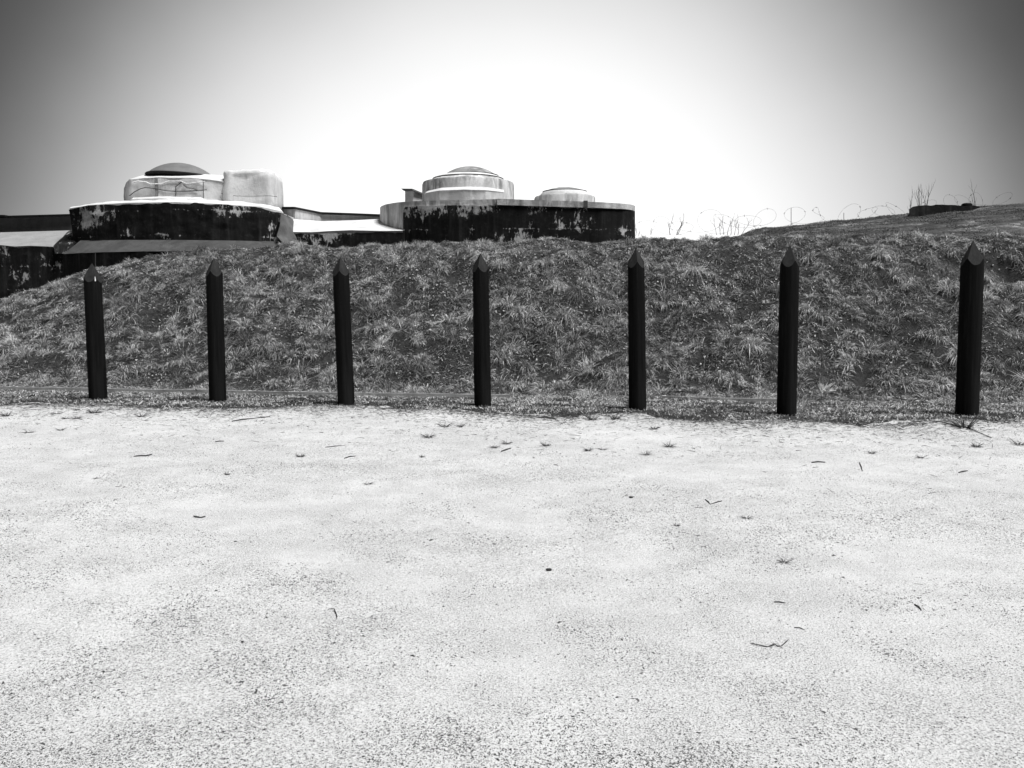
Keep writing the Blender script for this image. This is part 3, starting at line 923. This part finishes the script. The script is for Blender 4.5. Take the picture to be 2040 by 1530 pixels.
# tussocks
cand = 9000
x = rng.uniform(-15, 16, cand); u = rng.uniform(0, 1, cand)
f0 = post_line(x) + FOOT_OFF - 0.25
y = f0 + (crest_y(x) + 1.6 - f0) * u
ok = in_view(x, y, 0.8) & (hole_w(x, y) < 0.35)
x, y = x[ok], y[ok]
kx, ky, kr = [], [], []
for a, b in zip(x, y):
    r = 0.15 + 0.29 * random.random() ** 1.3
    if len(kx) and np.min((np.array(kx) - a) ** 2 + ((np.array(ky) - b) * 1.2) ** 2 - (0.42 * (np.array(kr) + r)) ** 2) < 0 or float(fbm(np.array([a * 0.8]), np.array([b * 0.8]), 77)[0]) < 0.33:
        continue
    kx.append(a); ky.append(b); kr.append(r)
tx_, ty_, tr_ = np.array(kx), np.array(ky), np.array(kr)
nt = len(tx_)
vig = rng.uniform(0.25, 1.0, nt) ** 1.3                      # how lush each tussock is
cnt = (45 + 360 * vig * (tr_ / 0.45) ** 1.3).astype(int)
ti = np.repeat(np.arange(nt), cnt)
n = len(ti)
cx_, cy_, cr_ = tx_[ti], ty_[ti], tr_[ti]
a = rng.uniform(0, 2 * math.pi, n)
rr = np.sqrt(rng.uniform(0, 1, n))
bx_, by_ = cx_ + np.cos(a) * rr * cr_ * 0.32, cy_ + np.sin(a) * rr * cr_ * 0.28
comb = rng.normal(size=(nt, 2)) * 0.20                       # each tussock lies over its own way
lean = rr * rng.uniform(0.4, 1.25, n)
nr = normal_at(tx_, ty_)[ti]
d = np.stack([np.cos(a) * lean + comb[ti, 0], np.sin(a) * lean * 0.85 - 0.18 + comb[ti, 1], 0.72 + 0 * a], 1) + 0.25 * nr + rng.normal(size=(n, 3)) * 0.22
d = unit(d)
L = (0.05 + cr_ * rng.uniform(0.45, 1.0, n)) * (0.6 + 0.4 * vig[ti])
root = np.stack([bx_, by_, H(bx_, by_) - 0.02], 1)
tone = rng.uniform(0.45, 1.5, nt)
shade = (0.06 + 1.1 * rng.beta(0.8, 2.0, n)) * tone[ti]
parts.append(arcs(root, d, L, rng.uniform(0.0035, 0.0075, n), 0.25 + 0.70 * rr * rng.uniform(0.4, 1.3, n), np.minimum(shade, 0.85), H))
# longer grass left standing round the feet of the posts
q_ = np.repeat(np.array([[b.x, b.y] for b in pb]), 170, 0)
n = len(q_)
a = rng.uniform(0, 2 * math.pi, n)
rad_ = rng.uniform(0.12, 0.27, n)
bx_, by_ = q_[:, 0] + np.cos(a) * rad_, q_[:, 1] + np.abs(np.sin(a)) * rad_ * np.where(rng.uniform(size=n) < 0.75, 1, -0.8)
d = unit(np.stack([np.cos(a) * 0.7, np.sin(a) * 0.7, rng.uniform(0.3, 1.1, n)], 1) + rng.normal(size=(n, 3)) * 0.25)
parts.append(arcs(np.stack([bx_, by_, H(bx_, by_) - 0.01], 1), d, rng.uniform(0.05, 0.17, n), rng.uniform(0.004, 0.008, n), rng.uniform(0.2, 0.7, n), 0.04 + 0.7 * rng.beta(0.8, 2.6, n), H))
# fallen leaves and straw lying between the tussocks
N = 22000
x = rng.uniform(-15, 16, N); y = post_line(x) + FOOT_OFF + rng.uniform(-0.6, RUN * 0.95, N)
ok = in_view(x, y) & (fbm(x * 0.7, y * 0.9, 91) > 0.47)
x, y = x[ok], y[ok]; n = len(x)
nr = normal_at(x, y)
d = unit(np.cross(nr, rng.normal(size=(n, 3))) + nr * rng.normal(size=(n, 1)) * 0.35)
root = np.stack([x, y, H(x, y) + rng.uniform(0.01, 0.05, n)], 1)
parts.append(blades(root, d, rng.uniform(0.03, 0.075, n), rng.uniform(0.015, 0.035, n), rng.uniform(-0.1, 0.3, n), 0.12 + 0.6 * rng.beta(1.2, 3.0, n), 0.5, H))
V, Lp, S, T, A = join(parts)
go = fast_mesh('grass', V, Lp, S, T, M_BLADE, None, A)
go['kind'] = 'stuff'
go['label'] = 'rough tussocky winter grass covering the bank behind the posts'

# thin turf on the earth rise
N = 60000
x = rng.uniform(6.5, 20, N); y = rng.uniform(21.5, 30, N)
ok = in_view(x, y) & (fbm(x * 0.9 + y * 0.4, y * 1.8, 101) > 0.44)
x, y = x[ok], y[ok]; n = len(x)
nr = normal_at(x, y, HE)
d = unit(nr * rng.uniform(0.1, 0.6, n)[:, None] + rng.normal(size=(n, 3)) * np.array([0.6, 0.5, 0.15]))
root = np.stack([x, y, HE(x, y) - 0.01], 1)
q = blades(root, d, rng.uniform(0.04, 0.13, n), rng.uniform(0.006, 0.014, n), rng.uniform(0.2, 0.7, n), 0.03 + 0.22 * rng.beta(1.1, 3.0, n), 0.55, HE)
to = fast_mesh('turf', *q[:4], M_BLADE, None, q[4])
to['kind'] = 'stuff'
to['label'] = 'thin short turf growing in streaks on the earth rise'

# ------------------------------------------------------------------ grit on the gravel
def chips(x, y, size, flatn, shade):
    n = len(x)
    a = rng.uniform(0, math.pi, n)
    el = rng.uniform(1.0, 3.4, n)
    ux, uy = np.cos(a) * size * el, np.sin(a) * size * el
    vx, vy = -np.sin(a) * size, np.cos(a) * size
    h = size * flatn
    z = (fbm(x * 0.5, y * 0.5, 2) - 0.5) * 0.02 * np.clip((14 - y) / 8, 0, 1)
    V = np.empty((n, 4, 3))
    for k, (s, q) in enumerate(((1, 0.25), (-0.85, 0.75), (-0.5, -0.9))):
        V[:, k, 0] = x + (ux * s + vx * q) * 0.55; V[:, k, 1] = y + (uy * s + vy * q) * 0.55; V[:, k, 2] = z - 0.001
    V[:, 3, 0] = x - ux * 0.1; V[:, 3, 1] = y - uy * 0.1; V[:, 3, 2] = z + h
    b = np.arange(n)[:, None] * 4
    loops = np.concatenate([b + np.array([[i, (i + 1) % 3, 3]]) for i in range(3)], 1)
    starts = np.arange(n * 3) * 3
    return V.reshape(-1, 3), loops.ravel(), starts, np.full(n * 3, 3), np.repeat(shade, 4)
N = 350000
y = 2.4 + 11.8 * rng.uniform(0, 1, N) ** 1.4
x = rng.uniform(-1, 1, N) * (0.64 * y + 0.6)
pat = 0.40 * fbm(x * 0.75, y * 0.75, 111) + 0.60 * fbm(x * 2.4 + y, y * 3.0, 113)
pr = np.clip((pat - 0.385) * 4.0, 0.11, 0.9)
keep = (rng.uniform(0, 1, N) < pr) & (y < edge_line(x) + 0.1)
x, y = x[keep], y[keep]; n = len(x)
size = 0.0032 + 0.0072 * rng.beta(1.2, 4.5, n)
big = rng.uniform(size=n) < 0.012
size = np.where(big, size * 1.9, size)
q = chips(x, y, size, rng.uniform(0.3, 0.8, n), 0.015 + 0.30 * rng.beta(1.0, 2.4, n))
gt_ = fast_mesh('grit', *q[:4], M_GRIT, None, q[4])
gt_['kind'] = 'stuff'
gt_['label'] = 'dark grit and chips scattered in patches over the pale gravel'
# straw and bits of stalk blown onto the gravel along the grass edge
N = 22000
x = rng.uniform(-10, 10, N)
y = edge_line(x) + 0.1 - np.where(rng.uniform(size=N) < 0.6, rng.exponential(0.22, N) * (0.3 + 2.2 * fbm(x * 2.2, x * 0, 207)), rng.exponential(0.9, N))
ok = in_view(x, y, 0.5) & (y > 3)
x, y = x[ok], y[ok]; n = len(x)
a = rng.uniform(0, 2 * math.pi, n)
d = unit(np.stack([np.cos(a), np.sin(a) * 0.6, rng.uniform(0, 0.25, n)], 1))
q = blades(np.stack([x, y, 0 * x + 0.004], 1), d, rng.uniform(0.02, 0.11, n) * (1 + (rng.uniform(size=n) < 0.05)), rng.uniform(0.003, 0.008, n), rng.uniform(0, 0.15, n), 0.02 + 0.14 * rng.beta(1.2, 3, n))
st = fast_mesh('straw', *q[:4], M_BLADE, None, q[4])
st['kind'] = 'stuff'
st['label'] = 'loose straw and stalk bits on the gravel along the grass edge'

# ------------------------------------------------------------------ weeds on the gravel
def weed_mesh(seed, n=70, flat=0.5):
    r = np.random.default_rng(seed)
    a = r.uniform(0, 2 * math.pi, n)
    d = np.stack([np.cos(a), np.sin(a), r.uniform(0.1, flat, n)], 1)
    root = np.stack([np.cos(a), np.sin(a), 0 * a], 1) * (0.25 * np.sqrt(r.uniform(0, 1, n)))[:, None]
    q = blades(root, unit(d), r.uniform(0.25, 1.15, n), r.uniform(0.03, 0.06, n), r.uniform(0.0, 0.2, n), 0.05 + 0.2 * r.beta(1.2, 2.5, n))
    return q
weed_me = []
for s in range(5):
    q = weed_mesh(s, 34 + 8 * s, 0.5 + 0.2 * s)
    o = fast_mesh('weed_tuft', *q[:4], M_WEED, None, q[4])
    weed_me.append(o.data)
    bpy.data.objects.remove(o)
WEEDS = [  # px, py, half width px, label
    (113, 824, 14, 'small flat weed on gravel left of the leftmost post'),
    (130, 834, 11, 'left one of two weeds close together below the leftmost post'),
    (152, 834, 13, 'right one of two weeds close together below the leftmost post'),
    (188, 823, 16, 'wide flat weed on gravel just below the leftmost post'),
    (12, 829, 14, 'small weed on gravel at the left edge of the picture'),
    (55, 862, 14, 'lone dark weed on gravel near the left edge'),
    (121, 857, 11, 'tiny weed on gravel, lowest of those below the leftmost post'),
    (282, 830, 15, 'low weed on gravel between the first and second posts from the left'),
    (599, 910, 12, 'round dark weed on open gravel left of the third post from the left'),
    (452, 946, 8, 'tiny dark weed on open gravel below the second post from the left'),
    (194, 953, 9, 'small spiky weed on open gravel below the leftmost post'),
    (886, 850, 19, 'broad weed on gravel left of the middle post'),
    (854, 871, 17, 'long flat weed on gravel left of and below the middle post'),
    (918, 850, 11, 'thin dark weed on gravel just left of the middle post'),
    (841, 911, 8, 'small upright weed on open gravel left of the middle post'),
    (733, 964, 13, 'flat dark weed on open gravel below the third post from the left'),
    (1009, 884, 17, 'dark bushy weed on gravel just right of the middle post'),
    (984, 892, 13, 'flat grey weed on gravel directly below the middle post'),
    (1088, 888, 14, 'bushy weed on gravel midway between the fourth and fifth posts'),
    (1171, 898, 12, 'left one of two small weeds in line left of the fifth post'),
    (1201, 896, 12, 'right one of two small weeds in line left of the fifth post'),
    (1288, 906, 15, 'dark weed on gravel just below the fifth post from the left'),
    (1334, 890, 17, 'flat weed on gravel below and right of the fifth post'),
    (1303, 855, 13, 'dark weed on gravel close below the fifth post'),
    (1348, 1048, 9, 'small dark weed on open gravel below the fifth post'),
    (1488, 1032, 16, 'pale grey weed on open gravel left of the sixth post'),
    (1562, 1120, 18, 'dark weed alone on open gravel far below the sixth post'),
    (1737, 903, 12, 'round weed on gravel between the sixth and seventh posts'),
    (1945, 890, 14, 'dark weed on gravel below the rightmost post'),
    (1922, 852, 32, 'large spreading weed on gravel at the foot of the rightmost post'),
    (1705, 846, 26, 'wide low weed at the grass edge between the last two posts'),
    (2030, 886, 20, 'weed on gravel at the right edge of the picture'),
    (1834, 912, 12, 'thin weed on gravel left of the rightmost post'),
    (1180, 836, 17, 'weed close to the grass edge left of the fifth post'),
    (1225, 835, 17, 'grey weed close to the grass edge just left of the fifth post'),
]
for i, (px, py, w, label) in enumerate(WEEDS):
    o = bpy.data.objects.new('weed_tuft', weed_me[i % 5])
    COL.objects.link(o)
    p = G(px, py, 0.002)
    s = 1.25 * w / FPX * p.y
    o.location = p
    o.scale = (s, s, s * 0.95)
    o.rotation_euler = (0, 0, i * 1.7)
    tag(o, label, 'weed', 'weeds growing in the gravel')

# ------------------------------------------------------------------ twigs on the gravel
TWIGS = [
    ([(462, 839), (482, 836), (505, 833), (538, 830)], 0.012, 'long dark twig at the grass edge right of the second post'),
    ([(266, 909), (280, 908), (292, 907), (303, 905)], 0.011, 'straight dark twig on gravel between the first two posts'),
    ([(386, 1028), (392, 1030), (400, 1030), (409, 1029)], 0.009, 'short thick twig on open gravel below the second post'),
    ([(429, 880), (437, 879), (446, 878)], 0.009, 'short twig on gravel just right of the second post'),
    ([(649, 891), (668, 889), (688, 887)], 0.008, 'thin pale twig on gravel left of the third post'),
    ([(686, 913), (696, 910), (710, 908)], 0.009, 'short twig on gravel below the third post'),
    ([(999, 899), (1008, 896), (1018, 892)], 0.011, 'short thick twig on gravel just below the middle post'),
    ([(1073, 832), (1088, 831), (1100, 833), (1110, 835)], 0.014, 'dark stick at the grass edge between the fourth and fifth posts'),
    ([(1495, 1281), (1512, 1286), (1530, 1287), (1543, 1284), (1548, 1287), (1556, 1286), (1570, 1276)], 0.0045, 'long bent twig on the near gravel at the lower right'),
    ([(1582, 1250), (1592, 1251), (1604, 1254)], 0.004, 'short straight twig just above the long bent twig at the lower right'),
    ([(1542, 1199), (1553, 1200), (1565, 1200)], 0.005, 'thin twig on near gravel above the long bent twig'),
    ([(1617, 921), (1630, 920), (1644, 920)], 0.010, 'curved twig on gravel right of the sixth post'),
    ([(1910, 941), (1920, 939), (1928, 937)], 0.008, 'small twig on gravel below the rightmost post'),
    ([(1712, 921), (1716, 930), (1718, 938)], 0.006, 'upright thin stalk on gravel between the last two posts'),
    ([(1405, 995), (1411, 1000), (1415, 1004), (1430, 1000), (1438, 998)], 0.007, 'hooked twig on open gravel left of the sixth post'),
    ([(655, 1213), (666, 1214), (670, 1222), (672, 1230)], 0.004, 'small hooked twig on near gravel left of centre'),
    ([(1822, 1204), (1830, 1209), (1836, 1215)], 0.006, 'small curved twig on near gravel at the right'),
    ([(1850, 838), (1875, 841), (1900, 846), (1925, 851), (1975, 872)], 0.010, 'long thin branch lying below the rightmost post'),
    ([(580, 843), (604, 862)], 0.006, 'thin slanting stalk on gravel left of the third post'),
]
for pts, r, label in TWIGS:
    if label.startswith('thin slanting'):
        continue
    path = []
    for i, (a, b) in enumerate(pts):
        g = G(a, b, r * 0.7)
        path.append(g + Vector((0, 0, 0.004 * math.sin(i * 2.3))))
    r = r * 0.68
    rad = [r * (0.55 + 0.45 * math.sin(math.pi * (i + 0.6) / len(path))) for i in range(len(path))]
    V, F = tube_data(path, rad, 6)
    tag(mesh_obj('twig', V, F, M_TWIG, None, 60), label, 'twig', 'twigs lying on the gravel')
# clod and small stones
def clod(px, py, w, label):
    p = G(px, py, 0.0)
    s = w / FPX * p.y
    o = lumpy_block('earth_clod', p + Vector((0, 0, s * 0.35)), s, s * 0.8, s * 0.5, M_TWIG, None, 2.2, int(px), 0.35, 14, 8)
    tag(o, label, 'clod', 'dark clods on the gravel')
clod(1093, 1137, 6, 'dark crumbly clod alone on near gravel right of centre')
clod(1257, 992, 4, 'small dark clod on gravel below the fifth post')
clod(483, 1279, 3, 'tiny dark pebble on near gravel at lower left')

# ------------------------------------------------------------------ barbed wire on the rise
wc = empty('barbed_wire_coil', P(1560, 455, 27.0))
tag(wc, 'coil of thin barbed wire looping along the skyline at the right', 'barbed wire')
ctl = [(1290, 458, 26.0), (1360, 448, 26.2), (1440, 438, 26.5), (1540, 433, 26.8), (1640, 428, 27.2), (1740, 424, 27.8), (1810, 415, 28.8), (1900, 405, 29.4), (1980, 397, 29.5), (2100, 390, 29.6)]
ctl = [P(*c) for c in ctl]
dense = []
for i in range(len(ctl) - 1):
    for j in range(40):
        dense.append(ctl[i].lerp(ctl[i + 1], j / 40))
turns, path, barbs = 19, [], []
for i, c in enumerate(dense):
    for s in range(2):
        f = (i + s / 2) / len(dense)
        a = 2 * math.pi * turns * f + 1.6 * math.sin(f * 23) + 1.1 * math.sin(f * 61 + 1)
        r = 0.30 + 0.10 * math.sin(f * 41) + 0.07 * math.sin(f * 97 + 2)
        nx_ = dense[min(i + 1, len(dense) - 1)]
        cc = c.lerp(nx_, s / 2)
        path.append(cc + Vector((0.55 * math.cos(a + 0.5 * math.sin(f * 33)), r * 0.8 * math.cos(a + 0.6), r * 0.85 * math.sin(a) - 0.05)))
tubes('wire', [(path, 0.0028)], M_WIRE, wc, 4)
bp = []
for i in range(5, len(path) - 3, 11):
    c = path[i]
    for k in range(2):
        v = Vector((random.uniform(-1, 1), random.uniform(-1, 1), random.uniform(-1, 1))).normalized() * 0.035
        bp.append(([c - v, c + v], 0.005))
bo = tubes('barbs', bp, M_WIRE, wc, 4)
bo['kind'] = 'stuff'
for a, b0, b1, D in ((1576, 458, 414, 26.9), (1681, 447, 424, 27.4)):
    tubes('stake', [([P(a, b0, D), P(a, b1, D)], 0.009)], M_WIRE, wc, 5)

# ------------------------------------------------------------------ bare shrubs and stalks on the skyline
def shrub(name, stems, m, label, cat, group=None, seed=0, twig=0.5, levels=2):
    r = random.Random(seed)
    paths = []
    def grow(p, v, L, rad, lev):
        pts = [p]
        q, d = p.copy(), v.normalized()
        k = 5
        for i in range(k):
            d = (d + Vector((r.uniform(-1, 1), r.uniform(-1, 1), r.uniform(-0.3, 0.6))) * 0.22).normalized()
            q = q + d * L / k
            pts.append(q.copy())
            if lev > 0 and i >= 1 and r.random() < 0.85:
                side = Vector((r.uniform(-1, 1), r.uniform(-0.6, 0.6), r.uniform(0.1, 0.9))).normalized()
                grow(q.copy(), (d * 0.7 + side * twig).normalized(), L * r.uniform(0.35, 0.6), rad * 0.55, lev - 1)
        paths.append((pts, [rad * (1 - 0.75 * i / k) for i in range(k + 1)]))
    for (base, v, L, rad) in stems:
        grow(base, v, L, rad, levels)
    root = empty(name, stems[0][0])
    tubes('branches', paths, m, root, 4)
    return tag(root, label, cat, group)
def stem(px, py, D, h_px, lean=0.0, rad=0.012):
    return (P(px, py, D), Vector((lean, random.uniform(-0.1, 0.1), 1)), h_px / FPX * D, rad)
gname = 'bare shrubs along the skyline'
shrub('bare_shrub', [stem(1335, 468, 23.5, 26, -0.25), stem(1348, 468, 23.5, 30, 0.1), stem(1350, 468, 23.5, 18, 0.5)], M_BARK, 'small bare forked shrub on the skyline, right of the bunker', 'shrub', gname, 5, 0.8)
shrub('bare_shrub', [stem(1428 + 7 * i, 468, 23.8, random.uniform(16, 32), -0.35 + 0.11 * i, 0.009) for i in range(8)], M_BARK, 'wide bare many-stemmed shrub on the skyline, midway to the hilltop block', 'shrub', gname, 9, 0.55)
shrub('bare_shrub', [stem(1267, 470, 24.5, 15, 0.2, 0.008), stem(1271, 470, 24.5, 10, 0.5, 0.008)], M_BARK, 'tiny shrub against the right end of the middle bunker', 'shrub', gname, 12, 0.9)
shrub('bare_shrub', [stem(1295, 468, 24.0, 9, 0.2, 0.008), stem(1299, 468, 24.0, 10, -0.3, 0.008)], M_BARK, 'tiny leafless sprig just right of the middle bunker', 'shrub', gname, 15, 0.9)
gname2 = 'spindly saplings on the hilltop'
shrub('bare_sapling', [stem(1816, 432, 30.0, 46, 0.02, 0.012), stem(1813, 432, 30.0, 22, -0.1, 0.008)], M_BARK, 'thin bare sapling at the left end of the hilltop block', 'sapling', gname2, 21, 0.22)
shrub('bare_sapling', [stem(1833 + 1.5 * i, 412, 31, 36 - 5 * abs(i), 0.01 * i, 0.010) for i in (-3, -2, -1, 0, 1)], M_BARK, 'left one of two feathery upright saplings behind the hilltop block', 'sapling', gname2, 25, 0.16, 1)
shrub('bare_sapling', [stem(1845 + 1.5 * i, 412, 31, 38 - 6 * abs(i), 0.06 + 0.02 * i, 0.010) for i in (-2, -1, 0, 1)], M_BARK, 'right one of two feathery upright saplings behind the hilltop block', 'sapling', gname2, 29, 0.16, 1)
shrub('bare_sapling', [stem(1941, 412, 30.5, 38, 0.02, 0.011), stem(1939, 412, 30.5, 22, -0.02, 0.009), stem(1944, 412, 30.5, 20, 0.05, 0.009)], M_BARK, 'thin bare sapling at the right end of the hilltop block', 'sapling', gname2, 33, 0.2, 1)
